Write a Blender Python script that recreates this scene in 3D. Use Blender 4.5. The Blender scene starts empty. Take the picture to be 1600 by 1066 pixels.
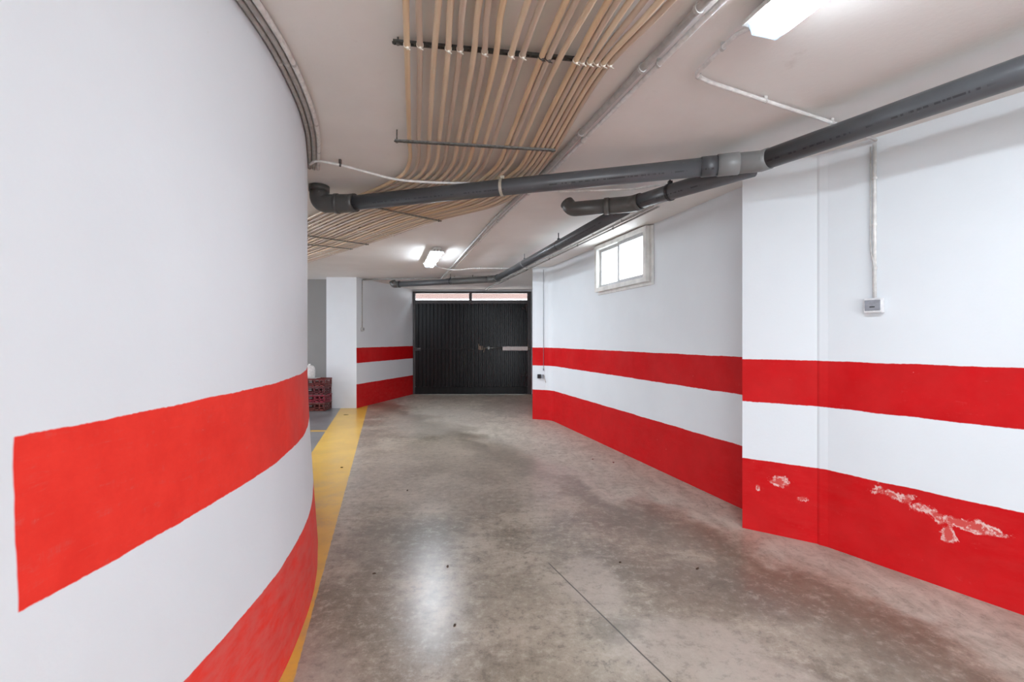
# Underground garage ramp: curved white wall with red bands, black gate, ceiling pipes.
import bpy, math, random
from mathutils import Vector, Matrix
random.seed(7)
S = bpy.context.scene
COL = S.collection
CEIL = 2.75

# ------------------------------------------------------------------ mesh builder
class MB:
    def __init__(s):
        s.v = []; s.f = []; s.uv = []
    def face(s, pts, uvs=None):
        b = len(s.v); s.v += [tuple(p) for p in pts]
        s.f.append(tuple(range(b, b + len(pts))))
        s.uv.append(uvs or [(0, 0)] * len(pts))
    def box(s, c, size, rot=None):
        # rot: 3x3 matrix (columns = local axes)
        x, y, z = [d / 2 for d in size]
        P = [Vector((sx * x, sy * y, sz * z)) for sx in (-1, 1) for sy in (-1, 1) for sz in (-1, 1)]
        if rot is not None: P = [rot @ p for p in P]
        P = [p + Vector(c) for p in P]
        b = len(s.v); s.v += [tuple(p) for p in P]
        for q in ((0, 1, 3, 2), (4, 6, 7, 5), (0, 4, 5, 1), (2, 3, 7, 6), (0, 2, 6, 4), (1, 5, 7, 3)):
            s.f.append(tuple(b + i for i in q)); s.uv.append([(0, 0)] * 4)
        return s
    def tube(s, pts, r, n=16, caps=True, radii=None):
        pts = [Vector(p) for p in pts]
        N = len(pts)
        tang = []
        for i in range(N):
            if i == 0: t = pts[1] - pts[0]
            elif i == N - 1: t = pts[-1] - pts[-2]
            else: t = (pts[i + 1] - pts[i]).normalized() + (pts[i] - pts[i - 1]).normalized()
            tang.append(t.normalized())
        up = Vector((0, 0, 1))
        if abs(tang[0].dot(up)) > .95: up = Vector((1, 0, 0))
        nrm = (up - tang[0] * up.dot(tang[0])).normalized()
        base = len(s.v); L = 0; lens = []
        for i in range(N):
            if i: L += (pts[i] - pts[i - 1]).length
            lens.append(L)
            nrm = nrm - tang[i] * nrm.dot(tang[i])
            nrm.normalize()
            bi = tang[i].cross(nrm)
            sc = 1.0
            if 0 < i < N - 1:
                c = (pts[i + 1] - pts[i]).normalized().dot(tang[i]); sc = 1 / max(c, .6)
            rr = radii[i] if radii else r
            for k in range(n):
                a = 2 * math.pi * k / n
                s.v.append(tuple(pts[i] + (nrm * math.cos(a) + bi * math.sin(a)) * rr))
        for i in range(N - 1):
            for k in range(n):
                k2 = (k + 1) % n
                s.f.append((base + i * n + k, base + i * n + k2, base + (i + 1) * n + k2, base + (i + 1) * n + k))
                s.uv.append([(lens[i], k / n), (lens[i], (k + 1) / n), (lens[i + 1], (k + 1) / n), (lens[i + 1], k / n)])
        if caps:
            s.f.append(tuple(base + k for k in reversed(range(n)))); s.uv.append([(0, 0)] * n)
            s.f.append(tuple(base + (N - 1) * n + k for k in range(n))); s.uv.append([(0, 0)] * n)
        return s
    def ring(s, c, axis, r_in, r_out, w, n=24):
        # closed band around an axis
        a = Vector(axis).normalized(); c = Vector(c)
        up = Vector((0, 0, 1)) if abs(a.z) < .9 else Vector((1, 0, 0))
        x = (up - a * up.dot(a)).normalized(); y = a.cross(x)
        prof = [(r_in, -w / 2), (r_out, -w / 2), (r_out, w / 2), (r_in, w / 2)]
        b = len(s.v)
        for k in range(n):
            t = 2 * math.pi * k / n
            d = x * math.cos(t) + y * math.sin(t)
            for (r, h) in prof: s.v.append(tuple(c + d * r + a * h))
        for k in range(n):
            k2 = (k + 1) % n
            for j in range(4):
                j2 = (j + 1) % 4
                s.f.append((b + k * 4 + j, b + k * 4 + j2, b + k2 * 4 + j2, b + k2 * 4 + j)); s.uv.append([(0, 0)] * 4)
        return s
    def lathe(s, prof, c, n=24):
        b = len(s.v); c = Vector(c)
        for (r, h) in prof:
            for k in range(n):
                a = 2 * math.pi * k / n
                s.v.append((c.x + r * math.cos(a), c.y + r * math.sin(a), c.z + h))
        for i in range(len(prof) - 1):
            for k in range(n):
                k2 = (k + 1) % n
                s.f.append((b + i * n + k, b + i * n + k2, b + (i + 1) * n + k2, b + (i + 1) * n + k)); s.uv.append([(0, 0)] * 4)
        s.f.append(tuple(b + k for k in reversed(range(n)))); s.uv.append([(0, 0)] * n)
        m = len(prof) - 1
        s.f.append(tuple(b + m * n + k for k in range(n))); s.uv.append([(0, 0)] * n)
        return s
    def build(s, name, mat, parent=None, smooth=False, bevel=0, loc=None):
        me = bpy.data.meshes.new(name)
        org = Vector(loc) if loc is not None else Vector((0, 0, 0))
        me.from_pydata([tuple(Vector(p) - org) for p in s.v], [], s.f)
        ul = me.uv_layers.new(name='UVMap')
        i = 0
        for u in s.uv:
            for q in u:
                ul.data[i].uv = q; i += 1
        me.materials.append(mat)
        if smooth:
            for p in me.polygons: p.use_smooth = len(p.vertices) == 4
        me.validate(); me.update()
        o = bpy.data.objects.new(name, me); COL.objects.link(o)
        o.location = org
        if parent is not None:
            o.parent = parent
            o.location = org - parent.location if parent.rotation_euler.z == 0 else org
        if bevel:
            b = o.modifiers.new('bevel', 'BEVEL'); b.width = bevel; b.segments = 2; b.limit_method = 'ANGLE'
        return o

def tag(o, label=None, cat=None, group=None, kind=None):
    if label: o['label'] = label
    if cat: o['category'] = cat
    if group: o['group'] = group
    if kind: o['kind'] = kind
    return o

def thing(name, label, cat, loc=(0, 0, 0), rz=0, group=None):
    o = bpy.data.objects.new(name, None); COL.objects.link(o)
    o.empty_display_size = .1
    o.location = loc; o.rotation_euler = (0, 0, rz)
    return tag(o, label, cat, group)

def copy_thing(src, loc, rz, label, group=None):
    r = src.copy(); COL.objects.link(r); r.location = loc; r.rotation_euler = (0, 0, rz)
    r['label'] = label
    if group: r['group'] = group
    for ch in list(src.children):
        c = ch.copy(); COL.objects.link(c); c.parent = r
        for g in ch.children:
            d = g.copy(); COL.objects.link(d); d.parent = c
    return r

def fillet(pts, r, n=6):
    """round the corners of a polyline"""
    P = [Vector(p) for p in pts]; out = [P[0]]
    for i in range(1, len(P) - 1):
        a = P[i - 1] - P[i]; b = P[i + 1] - P[i]
        d = min(r, a.length * .45, b.length * .45)
        p0 = P[i] + a.normalized() * d; p2 = P[i] + b.normalized() * d
        for k in range(n + 1):
            t = k / n
            out.append(p0 * (1 - t) ** 2 + P[i] * 2 * t * (1 - t) + p2 * t * t)
    out.append(P[-1])
    return out

def catmull(P, n=8):
    P = [Vector(p) for p in P]
    Q = [P[0] * 2 - P[1]] + P + [P[-1] * 2 - P[-2]]
    out = []
    for i in range(1, len(Q) - 2):
        p0, p1, p2, p3 = Q[i - 1:i + 3]
        t0 = 0; t1 = (p1 - p0).length ** .5; t2 = t1 + (p2 - p1).length ** .5; t3 = t2 + (p3 - p2).length ** .5
        for k in range(n):
            t = t1 + (t2 - t1) * k / n
            a1 = p0 * ((t1 - t) / (t1 - t0)) + p1 * ((t - t0) / (t1 - t0))
            a2 = p1 * ((t2 - t) / (t2 - t1)) + p2 * ((t - t1) / (t2 - t1))
            a3 = p2 * ((t3 - t) / (t3 - t2)) + p3 * ((t - t2) / (t3 - t2))
            b1 = a1 * ((t2 - t) / (t2 - t0)) + a2 * ((t - t0) / (t2 - t0))
            b2 = a2 * ((t3 - t) / (t3 - t1)) + a3 * ((t - t1) / (t3 - t1))
            out.append(b1 * ((t2 - t) / (t2 - t1)) + b2 * ((t - t1) / (t2 - t1)))
    out.append(P[-1])
    return out

# ------------------------------------------------------------------ materials
class NT:
    def __init__(s, name):
        s.m = bpy.data.materials.new(name); s.m.use_nodes = True
        s.t = s.m.node_tree; s.t.nodes.clear()
        s.out = s.t.nodes.new('ShaderNodeOutputMaterial')
        s.b = s.t.nodes.new('ShaderNodeBsdfPrincipled')
        s.t.links.new(s.b.outputs[0], s.out.inputs[0])
    def n(s, typ, **kw):
        x = s.t.nodes.new(typ)
        for k, v in kw.items(): setattr(x, k, v)
        return x
    def put(s, sock, v):
        if isinstance(v, bpy.types.NodeSocket): s.t.links.new(v, sock)
        elif isinstance(v, (tuple, list)) and len(v) == 3 and sock.type == 'RGBA': sock.default_value = (*v, 1)
        else: sock.default_value = v
    def math(s, op, a, b=0.0, c=None, clamp=False):
        x = s.n('ShaderNodeMath', operation=op); x.use_clamp = clamp
        s.put(x.inputs[0], a); s.put(x.inputs[1], b)
        if c is not None: s.put(x.inputs[2], c)
        return x.outputs[0]
    def ramp(s, v, a, b, lo=0.0, hi=1.0, smooth=True):
        x = s.n('ShaderNodeMapRange'); x.interpolation_type = 'SMOOTHSTEP' if smooth else 'LINEAR'
        s.put(x.inputs[0], v); s.put(x.inputs[1], a); s.put(x.inputs[2], b); s.put(x.inputs[3], lo); s.put(x.inputs[4], hi)
        return x.outputs[0]
    def mix(s, f, a, b, mode='MIX'):
        x = s.n('ShaderNodeMix', data_type='RGBA', blend_type=mode)
        s.put(x.inputs[0], f); s.put(x.inputs[6], a); s.put(x.inputs[7], b)
        return x.outputs[2]
    def noise(s, vec, scale, detail=4, rough=.55, dist=0.0):
        x = s.n('ShaderNodeTexNoise'); s.put(x.inputs['Vector'], vec)
        x.inputs['Scale'].default_value = scale; x.inputs['Detail'].default_value = detail
        x.inputs['Roughness'].default_value = rough; x.inputs['Distortion'].default_value = dist
        return x.outputs[0]
    def mapping(s, vec, scale=(1, 1, 1), loc=(0, 0, 0), rot=(0, 0, 0)):
        x = s.n('ShaderNodeMapping'); s.put(x.inputs[0], vec)
        x.inputs['Scale'].default_value = scale; x.inputs['Location'].default_value = loc; x.inputs['Rotation'].default_value = rot
        return x.outputs[0]
    def coord(s, k='Object'):
        if not hasattr(s, '_c'): s._c = s.n('ShaderNodeTexCoord')
        return s._c.outputs[k]
    def sep(s, v):
        x = s.n('ShaderNodeSeparateXYZ'); s.put(x.inputs[0], v); return x.outputs
    def bump(s, h, strength=.2, dist=.01):
        x = s.n('ShaderNodeBump'); x.inputs['Strength'].default_value = strength; x.inputs['Distance'].default_value = dist
        s.put(x.inputs['Height'], h); s.t.links.new(x.outputs[0], s.b.inputs['Normal'])
    def set(s, color=None, rough=None, metal=None, spec=None, coat=None, coat_rough=None):
        if color is not None: s.put(s.b.inputs['Base Color'], color)
        if rough is not None: s.put(s.b.inputs['Roughness'], rough)
        if metal is not None: s.put(s.b.inputs['Metallic'], metal)
        if spec is not None: s.put(s.b.inputs['Specular IOR Level'], spec)
        if coat is not None: s.put(s.b.inputs['Coat Weight'], coat)
        if coat_rough is not None: s.put(s.b.inputs['Coat Roughness'], coat_rough)
        return s

def simple(name, color, rough=.5, metal=0.0, var=.12, scale=30, spec=.5, bump=0):
    m = NT(name); nz = m.noise(m.coord(), scale, 4)
    dark = tuple(c * (1 - var) for c in color); lite = tuple(min(1, c * (1 + var)) for c in color)
    m.set(m.mix(m.ramp(nz, .3, .7), dark, lite), rough, metal, spec)
    if bump: m.bump(nz, bump, .004)
    return m.m

WHITE = (.765, .80, .83)
RED = (.56, .0035, .006)

def wall_paint(name, bands=None, start=None, worn=0.0, patches=(), white=WHITE, dirt=.0, red=RED):
    m = NT(name)
    uv = m.coord('UV'); u, v, _ = m.sep(uv)
    obj = m.coord('Object')
    fine = m.noise(obj, 60, 2)
    big = m.noise(obj, 1.3, 4)
    base = m.mix(m.ramp(big, .35, .75), tuple(c * .955 for c in white), white)
    # faint grime spots and hairline marks
    spots = m.ramp(m.noise(obj, 14, 5, .7), .68, .80)
    base = m.mix(m.math('MULTIPLY', spots, .25), base, (.62, .60, .56))
    if dirt:
        low = m.ramp(m.math('ADD', v, m.math('MULTIPLY', m.noise(obj, 3, 4), .5)), .25, .7, 1, 0)
        base = m.mix(m.math('MULTIPLY', low, dirt), base, (.55, .53, .50))
    col = base; rgh = .62
    if bands:
        h1, h2, h3 = bands
        wob = m.math('MULTIPLY', m.math('SUBTRACT', m.noise(m.mapping(uv, (5, .6, 1)), 1.0, 3), .5), .016)
        wob = m.math('ADD', wob, m.math('MULTIPLY', m.math('SUBTRACT', m.noise(uv, 45, 2), .5), .006))
        vv = m.math('ADD', v, wob)
        e = .0025
        lower = m.ramp(vv, h1 - e, h1 + e, 1, 0)
        upper = m.math('MULTIPLY', m.ramp(vv, h2 - e, h2 + e), m.ramp(vv, h3 - e, h3 + e, 1, 0))
        band = m.math('MAXIMUM', lower, upper)
        if start is not None:
            uu = m.math('ADD', u, m.math('MULTIPLY', m.math('SUBTRACT', m.noise(uv, 9, 2), .5), .012))
            band = m.math('MULTIPLY', band, m.ramp(uu, start - .003, start + .003))
        rn = m.noise(obj, 6, 5, .65)
        redc = m.mix(m.ramp(rn, .3, .75), tuple(c * .93 for c in red), (red[0] * 1.05, red[1] * 1.3, red[2] * 1.3))
        # scratches / wiped streaks in the red paint
        st = m.noise(m.mapping(uv, (4, 22, 1), rot=(0, 0, .7)), 2.2, 6, .7, .8)
        st2 = m.noise(m.mapping(uv, (20, 5, 1), rot=(0, 0, .3)), 2.0, 6, .7, .6)
        streak = m.math('MULTIPLY', m.ramp(st, .5, .78), m.ramp(st2, .42, .7))
        amt = m.math('MULTIPLY', streak, .30 + worn * .5)
        if worn:
            # wear grows along the wall and near the floor, where cars and hands rub it
            w = m.math('MULTIPLY', m.ramp(u, (start or 0) + .6, (start or 0) + 2.4), m.ramp(m.noise(obj, 2.2, 5, .6), .3, .65))
            w2 = m.math('MULTIPLY', lower, m.ramp(m.noise(m.mapping(uv, (3, 9, 1), rot=(0, 0, .5)), 2, 5, .65), .25, .7))
            amt = m.math('MAXIMUM', amt, m.math('MULTIPLY', m.math('MAXIMUM', w, w2), worn), clamp=True)
        redc = m.mix(amt, redc, (.66, .17, .15))
        chips = m.ramp(m.noise(obj, 28, 3, .6), .755, .775)
        redc = m.mix(m.math('MULTIPLY', chips, .6), redc, (.72, .45, .40))
        col = m.mix(band, base, redc)
        if patches:
            tot = None; edge = None
            nn = m.noise(uv, 9, 6, .7, .6); brk = m.ramp(m.noise(m.mapping(uv, (1, .7, 1)), 26, 4, .7), .42, .58)
            for (pu, pv, ru, rv, th) in patches:
                du = m.math('DIVIDE', m.math('SUBTRACT', u, pu), ru); dv = m.math('DIVIDE', m.math('SUBTRACT', v, pv), rv)
                d = m.math('SQRT', m.math('ADD', m.math('MULTIPLY', du, du), m.math('MULTIPLY', dv, dv)))
                d = m.math('ADD', d, m.math('MULTIPLY', m.math('SUBTRACT', nn, .5), 3.6))
                k = m.ramp(d, th - .30, th + .10, 1, 0)
                e_ = m.ramp(m.math('ABSOLUTE', m.math('SUBTRACT', d, th - .22)), .08, .26, 1, 0)
                tot = k if tot is None else m.math('MAXIMUM', tot, k)
                edge = e_ if edge is None else m.math('MAXIMUM', edge, e_)
            edge = m.math('MULTIPLY', edge, brk)
            col = m.mix(m.math('MULTIPLY', m.math('MULTIPLY', tot, .38), lower), col, (.72, .20, .17))
            col = m.mix(m.math('MULTIPLY', m.math('MULTIPLY', edge, .85), lower), col, (.80, .58, .54))
    m.set(col, rgh, spec=m.math('MULTIPLY', m.math('SUBTRACT', 1.0, m.math('MULTIPLY', band, .6)), .3) if bands else .3)
    h = m.math('ADD', m.math('MULTIPLY', fine, .25), m.math('MULTIPLY', m.noise(obj, 7, 3, .6), 1.0))
    m.bump(h, .16, .012)
    return m.m

M = {}
M['plain'] = wall_paint('white_plaster')
M['pillar'] = wall_paint('white_pillar_plaster', dirt=.35)
M['shaded_grey_wall'] = wall_paint('shaded_grey_plaster', white=(.25, .24, .232))  # parking wall: its shade is put into the darker base colour
M['left'] = wall_paint('left_wall_paint', (.425, .890, 1.249), start=6.93, worn=.55, red=(.82, .036, .024))
M['far_left'] = wall_paint('far_left_wall_paint', (.50, .945, 1.268), worn=.12)

# ceiling
m = NT('ceiling_plaster'); o = m.coord()
b = m.noise(o, .8, 5, .6)
c = m.mix(m.ramp(b, .35, .7), (.80, .775, .745), (.87, .85, .825))
sp = m.ramp(m.noise(o, 5, 6, .7), .62, .8)
c = m.mix(m.math('MULTIPLY', sp, .3), c, (.52, .46, .42))
m.set(c, .7, spec=.25); m.bump(m.noise(o, 40, 4), .12, .008); M['ceiling'] = m.m

# floor: polished stained concrete with the painted yellow band
m = NT('garage_concrete'); o = m.coord(); x, y, _ = m.sep(o)
wx = m.math('ADD', x, m.math('MULTIPLY', m.math('SUBTRACT', m.noise(o, 18, 3), .5), .012))
big = m.noise(o, .65, 3, .5); mid = m.noise(o, 2.1, 5, .55); fine = m.noise(o, 15, 5, .8); grain = m.noise(o, 70, 2, .7)
scuff = m.noise(m.mapping(o, (1.5, 5, 1), rot=(0, 0, .25)), 2.5, 5, .65)
c = m.mix(m.ramp(big, .36, .64), (.20, .162, .120), (.36, .30, .23))
c = m.mix(m.math('MULTIPLY', m.ramp(mid, .44, .68), .75), c, (.47, .40, .315))
c = m.mix(m.math('MULTIPLY', m.ramp(mid, .50, .28), .5), c, (.165, .138, .105))
c = m.mix(m.math('MULTIPLY', m.ramp(scuff, .54, .74), .40), c, (.50, .44, .37))
c = m.mix(m.math('MULTIPLY', m.ramp(fine, .50, .66), .40), c, (.50, .44, .37))
c = m.mix(m.math('MULTIPLY', m.ramp(fine, .48, .34), .42), c, (.10, .084, .068))
c = m.mix(m.math('MULTIPLY', m.ramp(grain, .60, .72), .35), c, (.07, .06, .05))
c = m.mix(m.math('MULTIPLY', m.ramp(grain, .42, .30), .25), c, (.55, .50, .43))
# dusty strip along the right-hand walls (distance from two wall lines)
d1 = m.math('SUBTRACT', m.math('SUBTRACT', 3.108, m.math('MULTIPLY', y, .2956)), x)
d1 = m.math('MULTIPLY', d1, .959)
d2 = m.math('MULTIPLY', m.math('SUBTRACT', m.math('SUBTRACT', 4.164, m.math('MULTIPLY', y, .62)), x), .85)
dd = m.math('MINIMUM', d1, d2)
dn = m.math('ADD', dd, m.math('MULTIPLY', m.math('SUBTRACT', m.noise(o, 1.8, 5, .6, .5), .5), 1.2))
dust = m.ramp(dn, .15, .62, 1, 0)
dustc = m.mix(m.ramp(m.noise(m.mapping(o, (1.6, .8, 1)), 4, 6, .7, .9), .35, .65), (.385, .345, .285), (.585, .54, .46))
c = m.mix(m.math('MULTIPLY', dust, .75), c, dustc)
dk = m.math('MULTIPLY', m.ramp(dn, .38, .62), m.ramp(dn, .62, 1.05, 1, 0))
c = m.mix(m.math('MULTIPLY', dk, .78), c, (.135, .112, .080))
# pale dried puddle beside the saw cut
bn = m.noise(o, 3.0, 5, .65, .3)
def blob(cx, cy, rx, ry, ns=1.3):
    a = m.math('DIVIDE', m.math('SUBTRACT', x, cx), rx); q = m.math('DIVIDE', m.math('SUBTRACT', y, cy), ry)
    r = m.math('SQRT', m.math('ADD', m.math('MULTIPLY', a, a), m.math('MULTIPLY', q, q)))
    return m.math('ADD', r, m.math('MULTIPLY', m.math('SUBTRACT', bn, .5), ns))
for (cx, cy, rx, ry, colr, amt) in ((.85, 2.15, .34, .28, (.45, .385, .325), .75), (.48, 2.75, .18, .34, (.42, .355, .295), .7),
                                    (1.05, 1.85, .3, .3, (.46, .40, .34), .7), (1.2, 2.65, .40, .34, (.15, .118, .09), .6),
                                    (.52, 2.27, .12, .10, (.20, .165, .125), .5), (-.5, 5.2, 1.2, 1.5, (.36, .30, .25), .5),
                                    (-.75, 3.3, .5, .5, (.15, .13, .112), .4), (-.95, 1.9, .35, .35, (.36, .31, .265), .6),
                                    (-1.3, 8.2, .9, 1.6, (.42, .37, .32), .6), (.0, 9.8, .8, 1.3, (.20, .17, .14), .5)):
    c = m.mix(m.math('MULTIPLY', m.ramp(blob(cx, cy, rx, ry), .65, 1.15, 1, 0), amt), c, colr)
c = m.mix(m.math('MULTIPLY', m.ramp(fine, .50, .66), .28), c, (.52, .47, .40))
c = m.mix(m.math('MULTIPLY', m.ramp(fine, .49, .36), .34), c, (.13, .108, .082))
# long hairline cracks
vo = m.n('ShaderNodeTexVoronoi', feature='DISTANCE_TO_EDGE'); m.put(vo.inputs['Vector'], m.mapping(o, (1, 1, 0)))
vo.inputs['Scale'].default_value = .9
wv = m.n('ShaderNodeVectorMath', operation='ADD'); m.put(wv.inputs[0], o)
nzv = m.n('ShaderNodeTexNoise'); nzv.inputs['Scale'].default_value = 2.4; nzv.inputs['Detail'].default_value = 6; m.put(nzv.inputs['Vector'], o)
sc_ = m.n('ShaderNodeVectorMath', operation='SCALE'); m.put(sc_.inputs[0], nzv.outputs['Color']); sc_.inputs[3].default_value = .7
m.put(wv.inputs[1], sc_.outputs[0]); m.put(vo.inputs['Vector'], wv.outputs[0])
cr = m.math('MULTIPLY', m.ramp(vo.outputs['Distance'], .0, .006, 1, 0), m.ramp(m.noise(o, 1.2, 2), .48, .62))
c = m.mix(m.math('MULTIPLY', cr, .55), c, (.09, .075, .06))
# parking bay side is a greyer slab
lineR = m.math('ADD', wx, m.math('MULTIPLY', y, .277))
bay = m.ramp(lineR, -.952, -.946, 1, 0)
c = m.mix(bay, c, m.mix(m.ramp(mid, .3, .7), (.155, .155, .158), (.225, .225, .23)))
# yellow paint
ye = m.math('MULTIPLY', m.ramp(lineR, -.952, -.946), m.ramp(lineR, -.394, -.388, 1, 0))
bl = m.math('MULTIPLY', bay, m.math('MULTIPLY', m.ramp(y, 7.13, 7.135), m.ramp(y, 7.235, 7.24, 1, 0)))
yel = m.math('MAXIMUM', ye, bl)
ycol = m.mix(m.ramp(mid, .35, .7), (.66, .385, .045), (.74, .46, .075))
wear = m.math('MULTIPLY', m.ramp(m.noise(o, 3.2, 6, .72), .42, .72), m.ramp(y, 7.0, 3.2, .15, .85))
ycol = m.mix(wear, ycol, (.47, .31, .13))
yel = m.math('MULTIPLY', yel, m.math('SUBTRACT', 1.0, m.math('MULTIPLY', m.ramp(m.noise(o, 13, 5, .7), .62, .75), .5)))
c = m.mix(yel, c, ycol)
# saw-cut joint
t = m.math('SUBTRACT', x, m.math('ADD', .24, m.math('MULTIPLY', m.math('SUBTRACT', 2.937, y), .4251)))
t = m.math('ADD', t, m.math('MULTIPLY', m.math('SUBTRACT', m.noise(o, 6, 3), .5), .008))
cut = m.math('MULTIPLY', m.ramp(m.math('ABSOLUTE', t), .003, .006, 1, 0), m.ramp(y, 2.93, 2.96, 1, 0))
c = m.mix(m.math('MULTIPLY', cut, .9), c, (.04, .032, .026))
rg = m.ramp(mid, .3, .75, .277, .31)
rg = m.math('MAXIMUM', rg, m.math('MULTIPLY', dust, .55))
m.set(c, rg, spec=.75)
hh = m.math('ADD', m.math('MULTIPLY', fine, .3), m.math('MULTIPLY', cut, -2.0))
m.bump(hh, .07, .006); M['floor'] = m.m

def pvc(name, base, spots=.5, printed=True):
    m = NT(name); uv = m.coord('UV'); u, v, _ = m.sep(uv); o = m.coord()
    c = m.mix(m.ramp(m.noise(o, 3, 4), .3, .7), tuple(k * .85 for k in base), tuple(k * 1.12 for k in base))
    s_ = m.ramp(m.noise(m.mapping(uv, (3, 10, 1)), 6, 3, .6), .70, .73)
    c = m.mix(m.math('MULTIPLY', s_, spots), c, (.50, .49, .46))
    if printed:
        band = m.math('MULTIPLY', m.ramp(v, .645, .65), m.ramp(v, .672, .677, 1, 0))
        ch = m.math('MULTIPLY', m.ramp(m.noise(m.mapping(uv, (1, .01, 1)), 45, 2), .47, .5), m.ramp(m.noise(m.mapping(uv, (1, .01, 1)), 1.6, 1), .42, .46))
        c = m.mix(m.math('MULTIPLY', m.math('MULTIPLY', band, ch), .7), c, (.02, .02, .025))
    m.set(c, .33, spec=.5); m.bump(m.noise(o, 25, 3), .05, .004)
    return m.m
M['pvc'] = pvc('grey_drain_plastic', (.088, .093, .100))
M['pvc_new'] = pvc('pale_grey_drain_plastic', (.23, .235, .235), .2, False)
M['pvc_dirty'] = pvc('scuffed_drain_plastic', (.095, .095, .09), .9, False)
def tan(name, a, b):
    m = NT(name); uv = m.coord('UV'); o = m.coord()
    c = m.mix(m.ramp(m.noise(m.mapping(uv, (1.2, .5, 1)), 1.5, 4), .3, .7), a, b)
    d = m.ramp(m.noise(m.mapping(uv, (9, 5, 1)), 5, 2), .76, .79)
    c = m.mix(m.math('MULTIPLY', d, .5), c, (.25, .12, .06))
    m.set(c, .30, spec=.5)
    return m.m
M['tan'] = [tan('tan_conduit_plastic', (.62, .47, .315), (.74, .58, .41)),
            tan('orange_tan_conduit_plastic', (.64, .45, .265), (.75, .555, .35)),
            tan('dull_tan_conduit_plastic', (.50, .385, .29), (.58, .455, .35))]
M['conduit'] = simple('grey_conduit_plastic', (.40, .39, .375), .4)
M['conduit_white'] = simple('white_conduit_plastic', (.74, .73, .71), .4)
M['clip'] = simple('clip_plastic', (.55, .54, .52), .5)
M['dark_clip'] = simple('dark_clip_plastic', (.07, .065, .06), .5)
M['tie'] = simple('cable_tie_nylon', (.78, .74, .66), .4)
M['steel'] = simple('galvanised_steel', (.20, .20, .19), .45, .8, .25, 60)
M['rail'] = simple('dull_galvanised_rail', (.10, .10, .095), .5, .5, .3, 60)
M['zinc'] = simple('zinc_rail', (.30, .28, .23), .5, .5, .3, 60)
M['strap'] = simple('strap_metal', (.58, .54, .45), .4, .4)
M['lamp_body'] = simple('lamp_body_plastic', (.60, .585, .55), .5)
M['box_white'] = simple('box_white_plastic', (.74, .74, .75), .45)
M['box_grey'] = simple('box_grey_cover', (.27, .28, .31), .4)
M['black'] = simple('black_plastic', (.02, .02, .022), .4)
M['win_frame'] = simple('old_white_window_paint', (.72, .71, .68), .5, 0, .10, 9, .4, .1)
M['win_alu'] = simple('window_mullion_metal', (.50, .50, .51), .5)
M['jug'] = simple('white_plastic', (.80, .79, .77), .35)
M['opener'] = simple('opener_housing_paint', (.72, .66, .62), .45, 0, .06)
M['rust'] = simple('rusty_bracket', (.20, .15, .11), .7, .3, .4, 40)
def crate_mat(name, c): return simple(name, c, .45, 0, .25, 25)
M['crate'] = [crate_mat('dark_red_crate_plastic', (.15, .022, .020)), crate_mat('maroon_crate_plastic', (.11, .016, .02)),
              crate_mat('crimson_crate_plastic', (.23, .015, .03)), crate_mat('brown_red_crate_plastic', (.12, .025, .018))]
# black gate paint with brushed vertical wear
m = NT('black_gate_paint'); o = m.coord()
c = m.mix(m.ramp(m.noise(m.mapping(o, (9, 9, .8)), 1.5, 5, .6), .35, .75), (.004, .004, .004), (.013, .012, .012))
m.set(c, .29, spec=.2); M['gate'] = m.m
M['gate_frame'] = simple('dark_frame_paint', (.040, .031, .031), .35, 0, .2, 8)
M['leaf'] = simple('dry_leaf', (.06, .035, .022), .8, 0, .4, 200)
M['leaf_red'] = simple('reddish_flake', (.17, .03, .025), .8, 0, .3, 200)
# glass: thin pane, part see-through part reflecting
def pane_mat(name, tint, frost):
    m = NT(name); t = m.t
    tr = m.n('ShaderNodeBsdfTransparent'); tr.inputs[0].default_value = (*tint, 1)
    gl = m.n('ShaderNodeBsdfGlossy'); gl.inputs['Roughness'].default_value = .08
    tl = m.n('ShaderNodeBsdfTranslucent'); tl.inputs[0].default_value = (.9, .92, .92, 1)
    m1 = m.n('ShaderNodeMixShader'); m1.inputs[0].default_value = frost
    t.links.new(tr.outputs[0], m1.inputs[1]); t.links.new(tl.outputs[0], m1.inputs[2])
    m2 = m.n('ShaderNodeMixShader'); m2.inputs[0].default_value = .06
    t.links.new(m1.outputs[0], m2.inputs[1]); t.links.new(gl.outputs[0], m2.inputs[2])
    t.links.new(m2.outputs[0], m.out.inputs[0]); t.nodes.remove(m.b)
    return m.m
M['pane'] = pane_mat('window_pane_glass', (.95, .97, .97), .25)
M['transom'] = pane_mat('transom_glass', (.95, .95, .95), .0)
# lamps
LAMP = 42.0
def emit(name, col, st):
    m = NT(name); e = m.n('ShaderNodeEmission'); e.inputs[0].default_value = (*col, 1); e.inputs[1].default_value = st
    m.t.links.new(e.outputs[0], m.out.inputs[0]); m.t.nodes.remove(m.b); return m.m
M['lamp'] = emit('lit_prismatic_diffuser', (.82, .91, 1.0), LAMP)
m = NT('diffuser_end_plastic'); t = m.t
tl = m.n('ShaderNodeBsdfTranslucent'); tl.inputs[0].default_value = (.16, .20, .26, 1)
tr = m.n('ShaderNodeBsdfTransparent'); tr.inputs[0].default_value = (.8, .88, .95, 1)
gl = m.n('ShaderNodeBsdfDiffuse'); gl.inputs[0].default_value = (.30, .34, .42, 1)
a1 = m.n('ShaderNodeMixShader'); a1.inputs[0].default_value = .45; t.links.new(tl.outputs[0], a1.inputs[1]); t.links.new(tr.outputs[0], a1.inputs[2])
a2 = m.n('ShaderNodeMixShader'); a2.inputs[0].default_value = .3; t.links.new(a1.outputs[0], a2.inputs[1]); t.links.new(gl.outputs[0], a2.inputs[2])
t.links.new(a2.outputs[0], m.out.inputs[0]); t.nodes.remove(m.b); M['lamp_end'] = m.m
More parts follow.
